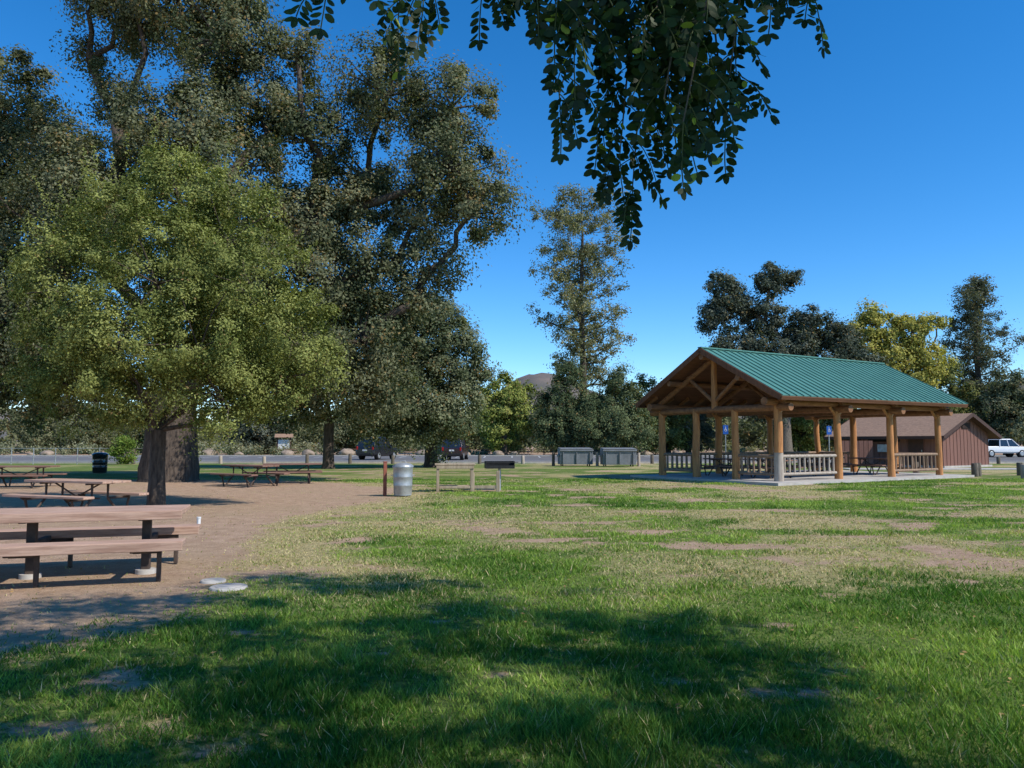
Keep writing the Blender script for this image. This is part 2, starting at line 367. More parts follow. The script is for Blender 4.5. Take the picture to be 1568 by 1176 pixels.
# ---------------------------------------------------------------- pavilion
def pavilion():
    b=B();lg,lh,lw=M['log'],M['logh'],M['logw']
    b.box((5.55,3.25,.035),(13.4,8.3,.13),M['concrete'])
    posts=[(s,t) for s in(0,3.65,7.3,11) for t in(0,6.5)]+[(0,2.15),(0,4.35),(11,2.15),(11,4.35)]
    for i,(s,t) in enumerate(posts):
        r=.15+rng.uniform(-.01,.02)
        j=lambda:rng.normal(0,.018)
        if (s,t)==(0,0):
            b.tube([(s,t,.1),(s+j(),t+j(),1.2)],[r*1.12,r*1.05],lw,14)
            b.tube([(s,t,1.2),(s+j(),t+j(),2.2),(s,t,3.02)],[r*1.04,r*.98,r*.92],lg,14)
        else:
            b.tube([(s,t,.1),(s+j(),t+j(),1.1),(s+j(),t+j(),2.1),(s,t,3.02)],[r*1.1,r,r*.95,r*.9],lg,14)
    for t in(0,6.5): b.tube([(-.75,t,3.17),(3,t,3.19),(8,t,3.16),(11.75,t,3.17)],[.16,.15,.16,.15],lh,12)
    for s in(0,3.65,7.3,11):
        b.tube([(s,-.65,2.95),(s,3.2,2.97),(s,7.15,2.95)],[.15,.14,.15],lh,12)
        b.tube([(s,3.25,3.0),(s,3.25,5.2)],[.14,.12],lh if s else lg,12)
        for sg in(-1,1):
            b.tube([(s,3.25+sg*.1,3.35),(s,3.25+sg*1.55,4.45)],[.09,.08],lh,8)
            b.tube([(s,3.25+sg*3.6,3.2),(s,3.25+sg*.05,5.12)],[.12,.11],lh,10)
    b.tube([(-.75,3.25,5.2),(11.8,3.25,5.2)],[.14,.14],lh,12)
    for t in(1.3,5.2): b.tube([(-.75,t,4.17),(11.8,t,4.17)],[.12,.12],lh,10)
    for s in(0,3.65,7.3,11):
        for t in(0,6.5):
            for sg in(-1,1):
                if 0<=s+sg<=11.2:b.tube([(s,t,2.6),(s+sg*.45,t,3.05)],[.06,.06],lg,8)
    e0,e1,zr,ze=-.85,7.35,5.5,3.32;s0,s1=-.8,12.0
    for e,sg in((e0,-1),(e1,1)):
        ln=math.hypot(3.25-e,zr-ze)
        def P(s,f,o):
            t=3.25+(e-3.25)*f;z=zr+(ze-zr)*f
            nx=np.array([sg*(zr-ze),abs(e-3.25)])/ln
            return (s,t+nx[0]*o,z+nx[1]*o)
        def slab(sa,sb,fa,fb,oa,ob_,mat):
            vs=[P(s,f,o) for s in(sa,sb) for f in(fa,fb) for o in(oa,ob_)]
            fs=[(0,1,3,2),(4,6,7,5),(0,4,5,1),(2,3,7,6),(0,2,6,4),(1,5,7,3)]
            b.add(vs,fs,mat)
        slab(s0+.05,s1-.05,0.0,.985,-.06,.0,M['boards'])
        slab(s0,s1,0.0,1.0,.004,.045,M['roofgreen'])
        slab(s0-.03,s0-.002,0.0,1.0,-.16,.06,M['boards']);slab(s1+.002,s1+.03,0,1,-.16,.06,M['boards'])
        slab(s0+.0,s1,1.002,1.012,-.12,.02,M['boards'])
        k=31
        for i in range(k+1):
            s=s0+.02+(s1-s0-.06)*i/k
            slab(s,s+.035,0.0,1.004,.046,.085,M['roofgreen'])
        for i in range(13):
            s=s0+.5+(s1-s0-1)*i/12
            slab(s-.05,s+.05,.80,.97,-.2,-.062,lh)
    b.box((5.6,3.25,zr+.075),(s1-s0+.04,.22,.05),M['roofgreen'])
    def rail(a,c,mt):
        a=Vector(a);c=Vector(c);d=(c-a).normalized();a=a+d*.17;c=c-d*.17
        for z,r in((1.05,.065),(.36,.06)):
            b.tube([a+Vector((0,0,z)),c+Vector((0,0,z))],[r,r],mt,8)
        n_=max(3,int((c-a).length/.3))
        for i in range(n_):
            q_=a.lerp(c,(i+.5)/n_)
            b.tube([q_+Vector((0,0,.38)),q_+Vector((rng.normal(0,.01),0,1.03))],[.05,.042],mt,6)
    R_,W_2=M['railw'],M['logw']
    rail((0,0,0),(3.65,0,0),W_2);rail((7.3,0,0),(11,0,0),R_)
    rail((0,6.5,0),(3.65,6.5,0),R_);rail((7.3,6.5,0),(11,6.5,0),R_)
    rail((0,0,0),(0,2.15,0),R_);rail((0,4.35,0),(0,6.5,0),R_);rail((11,0,0),(11,2.15,0),R_);rail((11,4.35,0),(11,6.5,0),R_)
    rail((3.65,6.5,0),(7.3,6.5,0),R_)
    return b.done('picnic_pavilion',(10.29,30,0),math.atan2(.525,.851))
pav=pavilion()
# ---------------------------------------------------------------- picnic tables
def picnic(x,y,rz,L=2.4,top='table',fr='darksteel',ben='table',z=0):
    b=B();T=M[top];F=M[fr]
    for i in range(3): b.box((0,-.25+.25*i,.745),(L,.235,.05),T)
    for sg in(-1,1):
        b.box((0,sg*.7,.445),(L+.05,.27,.05),M[ben])
    for s in(-1,1):
        xx=s*(L/2-.5)
        for sg in(-1,1):
            b.tube([(xx,sg*.2,.72),(xx,sg*.2,.38),(xx,sg*.72,.38),(xx,sg*.78,.415)],[.028]*4,F,8)
            b.tube([(xx,sg*.2,.38),(xx,sg*.55,0)],[.028]*2,F,8)
            b.tube([(xx+.05,sg*.72,.38),(xx+.05,sg*.62,.0)],[.026]*2,F,8)
        b.box((xx,0,.7),(.06,.7,.035),F)
        b.tube([(xx,0,.7),(0,0,.4)],[.02]*2,F,6)
    b.tube([(-L/2+.5,0,.38),(L/2-.5,0,.38)],[.02]*2,F,6)
    return b.done('picnic_table',(x,y,z),rz,bevel=.008)
def picnic_ped(x,y,rz,L):
    b=B();T=M['table'];F=M['darksteel']
    for i in range(3): b.box((0,-.3+.3*i,.76),(L+rng.uniform(-.02,.02),.285,.06),T)
    b.box((0,-.462,.735),(L,.03,.1),T)
    for sg in(-1,1):
        b.box((0,sg*.82,.455),(L+.15,.3,.06),T)
        b.box((0,sg*.82-.16*1,.43),(L+.15,.02,.1),T)
    for s in(-1,0,1):
        xx=s*(L/2-.45)
        b.box((xx,0,.36),(.1,.1,.73),F)
        b.box((xx,0,.7),(.08,.8,.06),F)
        b.box((xx,0,.385),(.07,1.75,.07),F)
        b.cyl((xx,0,-.02),(xx,0,.05),.12,M['concrete'])
        for sg in(-1,1):
            b.box((xx+.25,sg*.7,.19),(.05,.05,.38),F)
            b.box((xx+.12,sg*.7,.35),(.3,.05,.05),F)
    return b.done('picnic_table',(x,y,0),rz,bevel=.008)
picnic_ped(-5.7,9.3,math.radians(16),3.4)
picnic(-9.6,17.2,math.radians(-22),2.4)
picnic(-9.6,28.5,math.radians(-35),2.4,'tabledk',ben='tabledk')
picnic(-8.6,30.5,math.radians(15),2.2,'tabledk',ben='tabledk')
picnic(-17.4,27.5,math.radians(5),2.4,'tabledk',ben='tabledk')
picnic(-10.4,13.0,math.radians(8),2.4)
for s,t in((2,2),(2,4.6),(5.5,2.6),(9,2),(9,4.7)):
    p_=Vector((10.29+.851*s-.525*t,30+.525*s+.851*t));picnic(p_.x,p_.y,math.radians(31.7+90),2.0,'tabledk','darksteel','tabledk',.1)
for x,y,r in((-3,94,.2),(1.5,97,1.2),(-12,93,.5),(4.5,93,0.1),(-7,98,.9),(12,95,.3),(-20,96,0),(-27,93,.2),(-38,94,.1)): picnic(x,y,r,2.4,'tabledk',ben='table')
# ---------------------------------------------------------------- trash can, posts, serving table, grill
def trashcan(x,y,mat,h=.86,r=.29):
    b=B();m=M[mat]
    zz=[0.03,.08,.1,.3,.32,.34,.55,.57,.59,h-.05,h-.02,h];rr=[r*.9,r*.9,r*.93,r*.95,r*.99,r*.96,r*.98,r*1.02,r*.99,r,r*1.06,r*1.06]
    b.tube([(0,0,z) for z in zz],rr,m,28,caps=True)
    b.tube([(0,0,h+.002),(0,0,h+.05),(0,0,h+.1),(0,0,h+.13)],[r*1.09,r*1.07,r*.75,r*.2],m,28)
    b.tube([(-.09,0,h+.11),(-.07,0,h+.18),(.07,0,h+.18),(.09,0,h+.11)],[.012]*4,m,6)
    for s in(-1,1):b.tube([(s*r,-.09,.62),(s*(r+.05),-.09,.62),(s*(r+.05),.09,.62),(s*r,.09,.62)],[.01]*4,m,6)
    return b.done('trash_can',(x,y,0))
trashcan(-3.25,23.2,'steel')
trashcan(-21.2,40,'carblack',.95,.36)
b=B();b.box((0,0,.5),(.1,.1,1.0),M['rust']);b.box((0,0,1.01),(.12,.12,.03),M['rust']);b.done('wooden_post',(-3.8,23.3,0),.3,bevel=.01)
b=B();P=M['pale']
for xx in(-.55,.55):
    for yy in(-.28,.28):b.box((xx,yy,.43),(.09,.09,.86),P)
b.box((0,0,.885),(1.3,.72,.05),P);b.box((0,-.335,.8),(1.2,.04,.1),P);b.box((0,.335,.8),(1.2,.04,.1),P);b.box((0,-.28,.16),(1.0,.06,.08),P);b.box((0,.28,.16),(1.0,.06,.08),P)
b.done('serving_table',(-1.85,25.2,0),.1,bevel=.01)
b=B()
b.box((.3,0,.34),(.11,.11,.68),P);b.box((-.35,.0,.16),(1.2,.07,.1),P);b.box((-.5,0,.3),(.09,.09,.6),P)
b.done('low_wooden_rail',(-.75,25.0,0),0,bevel=.01)
b=B();K=M['blacksteel']
b.cyl((0,0,0),(0,0,.72),.05,M['steel']);b.box((0,0,.74),(.95,.5,.025),K)
b.box((-.47,0,.86),(.02,.5,.22),K);b.box((.47,0,.86),(.02,.5,.22),K);b.box((0,.24,.86),(.92,.02,.22),K)
b.box((0,-.24,.79),(.92,.02,.08),K)
for i in range(18):b.cyl((-.43+.05*i,-.26,.93),(-.43+.05*i,.22,.93),.008,K,n=6)
b.cyl((-.48,-.26,.93),(.48,-.26,.93),.01,K,n=6);b.cyl((.48,-.1,.93),(.62,-.1,.93),.014,K,n=6);b.cyl((-.48,-.1,.93),(-.62,-.1,.93),.014,K,n=6)
b.done('charcoal_grill',(-.42,26,0),.15)
for x,y,r in((-3.42,9.0,.14),(-3.1,8.6,.2)):
    b=B();b.tube([(0,0,-.02),(0,0,.025),(0,0,.032)],[r,r,r*.93],M['concrete'],24);b.tube([(0,0,.033),(0,0,.038)],[r*.7,r*.68],M['concrete'],24);b.done('valve_cover',(x,y,0))
b=B();b.cyl((0,0,0),(0,0,.13),.035,M['paint']);b.cyl((0,0,.131),(0,0,.16),.042,M['paint']);b.done('irrigation_pipe',(-6.05,15.1,0))
# ---------------------------------------------------------------- bollards, boulders, fence
def stump(x,y,h=.65,r=.15):
    b=B();b.tube([(0,0,-.05),(0,0,h*.5),(0,0,h-.03),(0,0,h)],[r*1.05,r,r*.98,r*.85],M['logw'] if rng.random()<.3 else M['barklt'],12,wob=.03);b.done('wooden_bollard',(x,y,0))
for x,y in((21.6,36.3),(22.1,36.9),(22.4,34),(20,38.5),(17.6,42.5),(24.5,37.5)):stump(x,y,.62,.15)
for i in range(22):
    x=-28+i*3.2
    if abs(x-4.2)<1.5 or abs(x-7)<1.6:continue
    stump(x,57.6+rng.normal(0,.1),.6+rng.uniform(-.1,.15),.13)
def boulder(x,y,r):
    b=B();import bmesh
    bm=bmesh.new();bmesh.ops.create_icosphere(bm,subdivisions=3,radius=r)
    o=rng.uniform(0,99)
    for v in bm.verts:
        f=1+.5*(float(vn(v.co.x*1.6/r+o,v.co.y*1.6/r+v.co.z*1.3/r+o))-.5);v.co=Vector((v.co.x*f*1.2,v.co.y*f,v.co.z*f*.7))
    b.add([v.co for v in bm.verts],[[q.index for q in f.verts] for f in bm.faces],M['stone'],True);bm.free()
    b.done('boulder',(x,y,r*.35))
for i in range(26):
    boulder(-62+i*4.3+rng.normal(0,1),90+rng.uniform(-.3,1.5),rng.uniform(.35,.8))
b=B()
for i in range(30):
    x=-70+i*1.6;b.cyl((x,56.5,0),(x,56.5,1.2),.035,M['steel'],n=6)
for z in(.15,1.15):b.cyl((-70,56.5,z),(-23.6,56.5,z),.02,M['steel'],n=6)
b.done('pipe_fence')
# ---------------------------------------------------------------- dumpsters
def dumpster(x,y,rz,w=2.2,h=1.12,d=1.3):
    b=B();G=M['dumpster']
    b.add([(-w/2,-d/2+.12,.12),(w/2,-d/2+.12,.12),(w/2,d/2,.12),(-w/2,d/2,.12),(-w/2,-d/2,h),(w/2,-d/2,h),(w/2,d/2,h+.05),(-w/2,d/2,h+.05)],
      [(3,2,1,0),(0,1,5,4),(1,2,6,5),(2,3,7,6),(3,0,4,7),(4,5,6,7)],G)
    for i in range(3):b.box((-w/2+.2+i*(w-.4)/2,-d/2+.03,.55),(.06,.08,.75),G,rx=.12)
    b.box((0,-d/2-.03,h-.06),(w+.06,.07,.1),G)
    for s in(-1,1):b.box((s*w/4,0,h+.065),(w/2-.03,d+.1,.04),M['dumplid'],rx=.04)
    for s in(-1,1):
        b.box((s*(w/2+.05),0,.7),(.09,.8,.14),G)
        for t in(-.4,.4):b.cyl((s*(w/2-.2)-.03,t,.07),(s*(w/2-.2)+.03,t,.07),.07,M['rubber'])
    b.done('dumpster',(x,y,0),rz,bevel=.01)
dumpster(4.25,52.3,.08);dumpster(7.05,51.6,.04)
for x,y in((2.8,52.6),(5.7,52),(8.4,51.5)):stump(x,y,.9,.1)
# ---------------------------------------------------------------- signs
def hsign(x,y,rz,z=2.3):
    b=B();b.cyl((0,0,0),(0,0,z+.3),.03,M['steel'],n=8)
    b.box((0,-.045,z),(.3,.01,.5),M['bluesign'])
    pt=M['paint'];yy=-.054;s_=.75
    b.cyl((-.01,yy,z+.15),(-.01,yy-.004,z+.15),.02,pt);b.box((0,yy,z+.06),(.022,.006,.12),pt);b.box((.03,yy,z+.02),(.07,.0062,.022),pt);b.box((.06,yy,z-.035),(.022,.0058,.09),pt)
    for k in range(10):
        t=math.pi*.6+k*math.pi*1.35/10;b.box((-.0+.065*math.cos(t),yy,z-.02+.065*math.sin(t)),(.022,.0055,.022),pt,ry=-t)
    b.done('accessible_parking_sign',(x,y,0),rz)
hsign(12.0,43.6,.1);hsign(18.8,46,.1)
b=B()
for s in(-1,1):b.box((s*.8,0,1.1),(.14,.14,2.2),M['fascia'])
b.box((0,0,1.35),(1.45,.06,1.1),M['paint'])
b.add([(-1.1,-.5,2.2),(1.1,-.5,2.2),(1.1,0,2.65),(-1.1,0,2.65),(-1.1,.5,2.2),(1.1,.5,2.2)],[(0,1,2,3),(3,2,5,4),(0,3,4),(1,5,2),(0,4,5,1)],M['shingle'])
b.done('information_kiosk',(-28.8,98,0),.1)
b=B();b.add([(-.3,-.33,.1),(.3,-.33,.1),(.3,.33,.1),(-.3,.33,.1),(-.36,-.4,1.05),(.36,-.4,1.05),(.36,.4,1.15),(-.36,.4,1.15)],[(3,2,1,0),(0,1,5,4),(1,2,6,5),(2,3,7,6),(3,0,4,7),(4,5,6,7)],M['bluebin'])
b.box((0,0,1.14),(.78,.88,.06),M['bluebin'],rx=.12)
for s in(-1,1):b.cyl((s*.3-.03,.36,.12),(s*.3+.03,.36,.12),.12,M['rubber'])
b.done('recycling_bin',(-23.3,56,0),.2,bevel=.02)
# ---------------------------------------------------------------- restroom building
def restroom():
    b=B();Sd=M['siding'];L_,W2,wz,rz_=7.4,5.4,2.3,3.45
    hx=L_/2;hy=W2/2
    b.add([(-hx,-hy,0),(hx,-hy,0),(hx,hy,0),(-hx,hy,0),(-hx,-hy,wz),(hx,-hy,wz),(hx,hy,wz),(-hx,hy,wz),(-hx,0,rz_-.12),(hx,0,rz_-.12)],
      [(0,1,5,4),(2,3,7,6),(1,2,6,9,5),(3,0,4,8,7)],Sd)
    k=int(W2/.4)
    for i in range(k+1):
        y=-hy+i*W2/k;h=wz+(rz_-.15-wz)*(1-abs(y)/hy)
        b.box((hx+.012,y*.995,h/2),(.024,.05,h-.03),Sd)
    for i in range(20):b.box((-hx+.02+i*(L_-.04)/19,-hy-.012,wz/2),(.05,.024,wz),Sd)
    b.box((0,0,.06),(L_+.3,W2+.3,.12),M['concrete'])
    o=.75;g=.5;ez=wz-(rz_-wz)*o/hy
    for sg in(-1,1):
        vs=[]
        for x in(-hx-g,hx+g):
            for (y,z) in((0,rz_),(sg*(hy+o),ez)):
                vs+= [(x,y,z-.14),(x,y,z)]
        fs=[(0,1,3,2),(4,6,7,5),(0,4,5,1),(2,3,7,6),(1,5,7,3)]
        b.add(vs,fs,M['shingle']);b.add([(v[0],v[1],v[2]-.004) for v in(vs[0],vs[2],vs[6],vs[4])],[(0,1,2,3)],M['fascia'])
        b.box((0,sg*(hy+o+.02),ez-.09),(L_+2*g,.03,.2),M['fascia'])
        for x in(-hx-g-.02,hx+g+.02):
            ln=math.hypot(hy+o,rz_-ez)
            b.box((x,sg*(hy+o)/2,(rz_+ez)/2-.09),(.03,ln,.22),M['fascia'],rx=-sg*math.atan2(rz_-ez,hy+o))
    b.box((hx+.04,0,2.65),(.04,.9,.36),M['shadow'])
    for i in range(5):b.box((hx+.065,0,2.52+i*.07),(.02,.9,.03),M['fascia'])
    for x in(-2.4,2.0):
        b.box((x,-hy-.03,1.1),(1.0,.05,2.08),M['fascia']);b.box((x+.4,-hy-.07,1.05),(.04,.05,.12),M['steel'])
    b.box((-.2,-hy-.03,1.85),(2.2,.04,.45),M['shadow']);b.box((-.2,-hy-.06,1.2),(.7,.3,.5),M['steel'])
    return b.done('restroom_building',(27.2,53,0),math.radians(-58))
restroom()
b=B()
for i in range(8):b.box((i*.3,0,.85),(.27,.05,1.7),M['siding'])
b.box((1.05,.05,1.4),(2.4,.05,.1),M['siding']);b.box((1.05,.05,.4),(2.4,.05,.1),M['siding'])
b.done('privacy_screen',(21.6,51.5,0),-.1)
# ---------------------------------------------------------------- vehicles
def wheels(b,xs_,hw,r):
    for x in xs_:
        for s in(-1,1):
            b.tube([(x,s*(hw-.24),r),(x,s*(hw-.22),r),(x,s*(hw-.02),r),(x,s*hw,r)],[r*.9,r,r,r*.9],M['rubber'],20)
            b.tube([(x,s*(hw+.001),r),(x,s*(hw+.015),r)],[r*.62,r*.55],M['steel'],14)
            b.tube([(x,s*(hw-.3),r+.02),(x,s*(hw-.12),r+.02)],[r*1.18,r*1.18],M['shadow'],20)
def loft(b,st,mat):
    vs=[]
    for x,z0,z1,w_ in st:
        zm=z0+(z1-z0)*.55
        sec=[(-w_*.86,z0),(w_*.86,z0),(w_,z0+.15),(w_,zm),(w_*.93,z1-.04),(w_*.8,z1),(-w_*.8,z1),(-w_*.93,z1-.04),(-w_,zm),(-w_,z0+.15)]
        vs+=[(x,y,z) for y,z in sec]
    fs=[];n_=10
    for i in range(len(st)-1):
        for k in range(n_):
            a_=i*n_+k;c_=i*n_+(k+1)%n_;fs.append((a_,a_+n_,c_+n_,c_))
    fs.append(tuple(range(n_)));fs.append(tuple(range(len(vs)-1,len(vs)-n_-1,-1)))
    b.add(vs,fs,mat)
def suv(x,y,rz,paint,H=1.85):
    b=B();C=M[paint];k=H/1.8
    loft(b,[(-2.38,.48,.95,.84),(-2.3,.36,1.04*k,.93),(-1.4,.3,1.06*k,.96),(.9,.3,1.06*k,.96),(2.0,.34,.98*k,.93),(2.32,.4,.86*k,.86),(2.4,.5,.72*k,.78)],C)
    zt=H-.05;zb=1.045*k
    def fr(x0,x1,w0,x2,x3,w1,za,zb_,mat):
        b.add([(x0,-w0,za),(x1,-w0,za),(x1,w0,za),(x0,w0,za),(x2,-w1,zb_),(x3,-w1,zb_),(x3,w1,zb_),(x2,w1,zb_)],[(0,1,5,4),(1,2,6,5),(2,3,7,6),(3,0,4,7),(4,5,6,7)],mat)
    fr(-2.25,1.0,.87,-2.0,.25,.7,zb,zt,M['glass'])
    fr(-2.05,.3,.73,-1.9,.15,.66,zt-.03,H,C)
    for s in(-1,1):
        for xb,xt in((-2.24,-1.99),(-1.25,-1.15),(-.15,-.2),(1.0,.26)):
            b.tube([(xb,s*.88,zb),(xt,s*.715,zt)],[.045,.04],C,6)
        b.tube([(-1.8,s*.6,H+.05),(-.1,s*.6,H+.05)],[.02,.02],M['blacksteel'],6)
        b.box((-2.36,s*.78,.95*k),(.08,.14,.3),M['redlamp']);b.box((2.33,s*.62,.8*k),(.12,.32,.14),M['paint'])
        b.box((.75,s*1.03,1.12*k),(.12,.18,.14),C)
    b.box((-2.42,0,.5),(.1,1.6,.2),M['blacksteel']);b.box((2.42,0,.48),(.1,1.5,.2),M['blacksteel']);b.box((-2.4,0,.85),(.03,.45,.14),M['paint'])
    b.box((2.36,0,.68),(.08,.8,.2),M['blacksteel'])
    wheels(b,(-1.45,1.5),.96,.38)
    return b.done('parked_suv',(x,y,.03),rz,bevel=.015)
suv(-12.3,71,math.radians(72),'carblack',2.0);s2=suv(-5.1,70,math.radians(86),'carred',1.85);s2.name='parked_car'
def pickup(x,y,rz):
    b=B();C=M['carwhite']
    loft(b,[(-2.85,.5,1.1,.9),(-2.78,.45,1.15,.96),(-.6,.42,1.15,.98),(1.3,.42,1.14,.98),(2.5,.45,1.08,.96),(2.8,.55,.9,.86)],C)
    b.box((-1.75,0,1.12),(1.95,1.6,.1),M['shadow'])
    def fr(x0,x1,w0,x2,x3,w1,za,zb_,mat):
        b.add([(x0,-w0,za),(x1,-w0,za),(x1,w0,za),(x0,w0,za),(x2,-w1,zb_),(x3,-w1,zb_),(x3,w1,zb_),(x2,w1,zb_)],[(0,1,5,4),(1,2,6,5),(2,3,7,6),(3,0,4,7),(4,5,6,7)],mat)
    fr(-.75,1.5,.9,-.6,.75,.74,1.14,1.86,M['glass']);fr(-.66,.85,.77,-.5,.65,.7,1.83,1.92,C)
    for s in(-1,1):
        for xb,xt in((-.74,-.6),(.3,.2),(1.5,.76)):b.tube([(xb,s*.9,1.14),(xt,s*.755,1.86)],[.06,.05],C,6)
        b.box((-2.83,s*.82,.95),(.08,.14,.32),M['redlamp'])
    b.box((2.84,0,.6),(.12,1.8,.22),M['steel']);b.box((-2.88,0,.55),(.12,1.8,.2),M['steel'])
    wheels(b,(-1.75,1.75),.98,.4)
    b.done('parked_pickup_truck',(x,y,.03),rz,bevel=.015)
pickup(51.2,81.5,math.radians(8))
# ---------------------------------------------------------------- trees
OA=(.058,.076,.038);OB=(.235,.235,.135)
oak=[(-14.6,32,21.9,3.2),(-12.2,31,18.8,2.4),(-16.8,33,20.5,1.4),(-18.4,33,21.6,1.3),(-18.7,33,18.7,.8),(-10.8,32,16.2,2.0),(-13,30,14,2.4),(-8.4,31,14.4,1.7),(-5.2,31.5,16.6,2.0),(-2.5,31,15.8,1.8),
(-6.3,33,13.6,1.7),(-2.6,31,13.3,2.1),(-1.7,30.5,11.1,1.6),(-3.9,31.5,11,1.4),(-2.9,31,9.1,1.0),(-4.8,31.2,9,1.2),(-3.8,31,7.6,.9),(-8.2,31.5,11,1.9),(-7.2,31,8.4,2.1),(-6,30.5,6,1.9),
(-8.3,30.5,4.8,1.9),(-5.2,31.5,4.0,1.4),(-16,30,11.6,2.6),(-18.7,31,10.6,2.6),(-20,31,7,2.8),(-17.5,30,5.3,2.3),(-12,34,5.5,2.2),(-11.5,31,9,2.3),
(-10,35,12,2.2),(-14,36,9,2.8),(-9.5,34,7,2.4),(-19.5,33,14,1.9),(-22,32,4.8,2),(-11,29,12,2.0),(-8.9,31,17.6,.9),(-16.5,32,16,1.4),(-6.3,31,11.4,1.0)]
tree('oak_tree',(-14.1,32,0),1.05,3.4,oak,40,360,.135,.6,OA,OB,pr=.7,pend=.8,flare=1.25,twig=.5,dryf=.06,soft=.07)
left=[(-24.8,36,18,2.8),(-26,36,15,3),(-22.8,36,14.6,2.1),(-24,35,11.5,2.8),(-27,35,8,3),(-23.5,35,7.5,2.3),(-26,34,4.8,2.4),(-29,36,12,3),(-23,38,4.6,2),(-29,35,5,2.2)]
tree('oak_tree',(-27.5,37,0),.6,4,left,32,350,.16,.6,(.052,.068,.034),(.19,.195,.1),pr=.78,pend=.7,twig=.3,soft=.07)
tree('oak_tree',(-11.1,47,0),.32,2.8,[(-11,47,5,2.4),(-9,47,7,2.4),(-12.5,48,8,2.6),(-10.5,48,10,2.2),(-8,47,4.2,1.8),(-13.5,47,4.6,2),(-7.5,48,9.5,2)],30,300,.175,.6,OA,OB,pr=.8,pend=.6,twig=.3,soft=.07)
tree('oak_tree',(-5.2,50,0),.4,2.5,[(-6,50,8,2.3),(-4,50,7,2.0),(-3.5,50,4.3,1.9),(-6.8,49,4.4,2.3),(-5.4,50,10,1.5),(-4.9,49,3.4,2.2),(-3.7,50,8.8,1.1),(-2.7,50,5.8,1.4),(-7.3,50,6.5,1.7),(-8.6,49,3.6,2),(-6.9,50,9,1.6),(-4.6,50,10.2,1.1)],36,300,.175,.6,(.08,.105,.055),(.24,.25,.145),pr=.72,pend=.6,twig=.3,soft=.07)
sap=[(-8.5,19.3,8.0,1.2),(-8.9,19.2,8.8,.6),(-10,19.3,7.0,1.3),(-7.15,19.3,7.0,1.3),(-10.8,19,5.5,1.5),(-8.5,18.3,5.8,1.7),(-6.4,19.2,5.5,1.4),(-11.3,19.4,4.2,1.3),(-9.4,18.2,4.1,1.45),
(-7.4,18.2,4.1,1.4),(-5.5,19.3,4.4,1.1),(-10.6,19,3.0,1.1),(-8.9,18.6,2.9,1.1),(-7,18.7,2.9,1.1),(-5.8,19.4,3.1,.9),(-8.5,20.6,5,1.6),(-9.8,20.4,4,1.3),(-7,20.4,4,1.3),(-8.6,19.9,6.8,1.5),(-12,19.5,3.4,.8),(-4.9,19.4,3.6,.7),(-9.8,19.4,2.6,.8),(-6.6,19.5,2.6,.8)]
SA=(.105,.13,.036);SB=(.34,.355,.115)
tr_=tree('young_oak_tree',(-8.8,19.3,0),.19,1.9,sap,112,270,.075,.5,SA,SB,pr=.37,pend=.5,bark='bark',twig=.12,flare=1.3,dryf=.01,soft=.13)
pts=[]
for i in range(46):
    a_=rng.uniform(-3.5,3.5);x=-8.6+a_;z0=8.7-.28*a_*a_*.85+rng.uniform(-.9,.1);z1=z0+rng.uniform(.5,1.2);yy=19.1+rng.normal(0,.6);dx=rng.normal(a_*.1,.15)
    for t in np.linspace(0,1,60):
        pts.append((x+t*dx+rng.normal(0,.08*(1.1-t)),yy+rng.normal(0,.06),z0+(z1-z0)*t))
pts=np.array(pts)-np.array([-8.8,19.3,0])
V=quads(pts,rdir(len(pts)),rng.uniform(.05,.08,len(pts)),rng.uniform(.02,.035,len(pts)));fast('shoots',V,4,np.array(SB)*rng.uniform(.6,1.1,(len(pts),1)),M['leaf'],parent=tr_)
tree('cottonwood_tree',(-.9,92,0),.35,2.5,[(-1.2,92,8.3,1.8),(-.2,92,6,2.0),(-2.6,92,5.5,1.8),(1,92,7.6,1.4),(1.4,92,4.4,1.8),(-3.8,92,7,1.2),(-1.5,92,3.3,2)],28,220,.26,.7,(.14,.18,.04),(.38,.39,.11),pr=.8,pend=.1,twig=.2)
tree('cedar_tree',(6.2,91,0),.35,1.2,[(6.6,91,9.6,1.6),(5.6,91,6,2.4),(8.2,91,6,2.4),(4.6,90,3.2,2.1),(7,90,3.4,2.5),(9.4,90,3.2,2)],30,240,.26,.5,(.06,.085,.045),(.16,.19,.09),pr=.85,pend=.5,twig=.2)
tree('cedar_tree',(13,91,0),.35,1.2,[(12.8,91,8.8,1.8),(11.6,91,6,2.4),(14.2,91,5.8,2.4),(10.9,90,3,2),(13.1,90,3.4,2.5),(15.4,90,3,1.9)],30,240,.26,.5,(.085,.11,.055),(.22,.25,.12),pr=.85,pend=.5,twig=.2)
OD=(.048,.066,.045);OE=(.17,.18,.135)
tree('oak_tree',(32,91,0),.8,5,[(25,91,20.2,2.1),(30.8,91,20.7,1.9),(32.8,91,21.2,1.3),(24.8,91,16.7,2.4),(27,91,18.3,1.4),(30,91,16.4,2.5),(35.2,91,14.8,2.9),(39,91,13.5,2.5),(27,91,12.5,3),(32.4,91,11.8,3.1),(37.2,91,10,3),(25.2,91,8.3,2.7),(30,91,7,3),(41.4,91,10.6,2.3)],27,220,.29,.65,OD,OE,pr=.9,pend=.5,twig=.6,bark='barklt',soft=.07)
tree('cottonwood_tree',(46.5,94,0),.5,4,[(45,94,15.8,2.3),(42.3,94,14,2.2),(48.8,94,14.8,2.4),(50.8,94,12,2.2),(46.2,94,12,2.7),(42.8,94,9.8,2.5),(49.4,94,8.9,2.6),(44.3,94,17.2,1.3),(52,94,16.1,1)],24,190,.29,.75,(.24,.24,.06),(.55,.48,.13),pr=.9,pend=.1,twig=.6,bark='barklt',soft=.08)
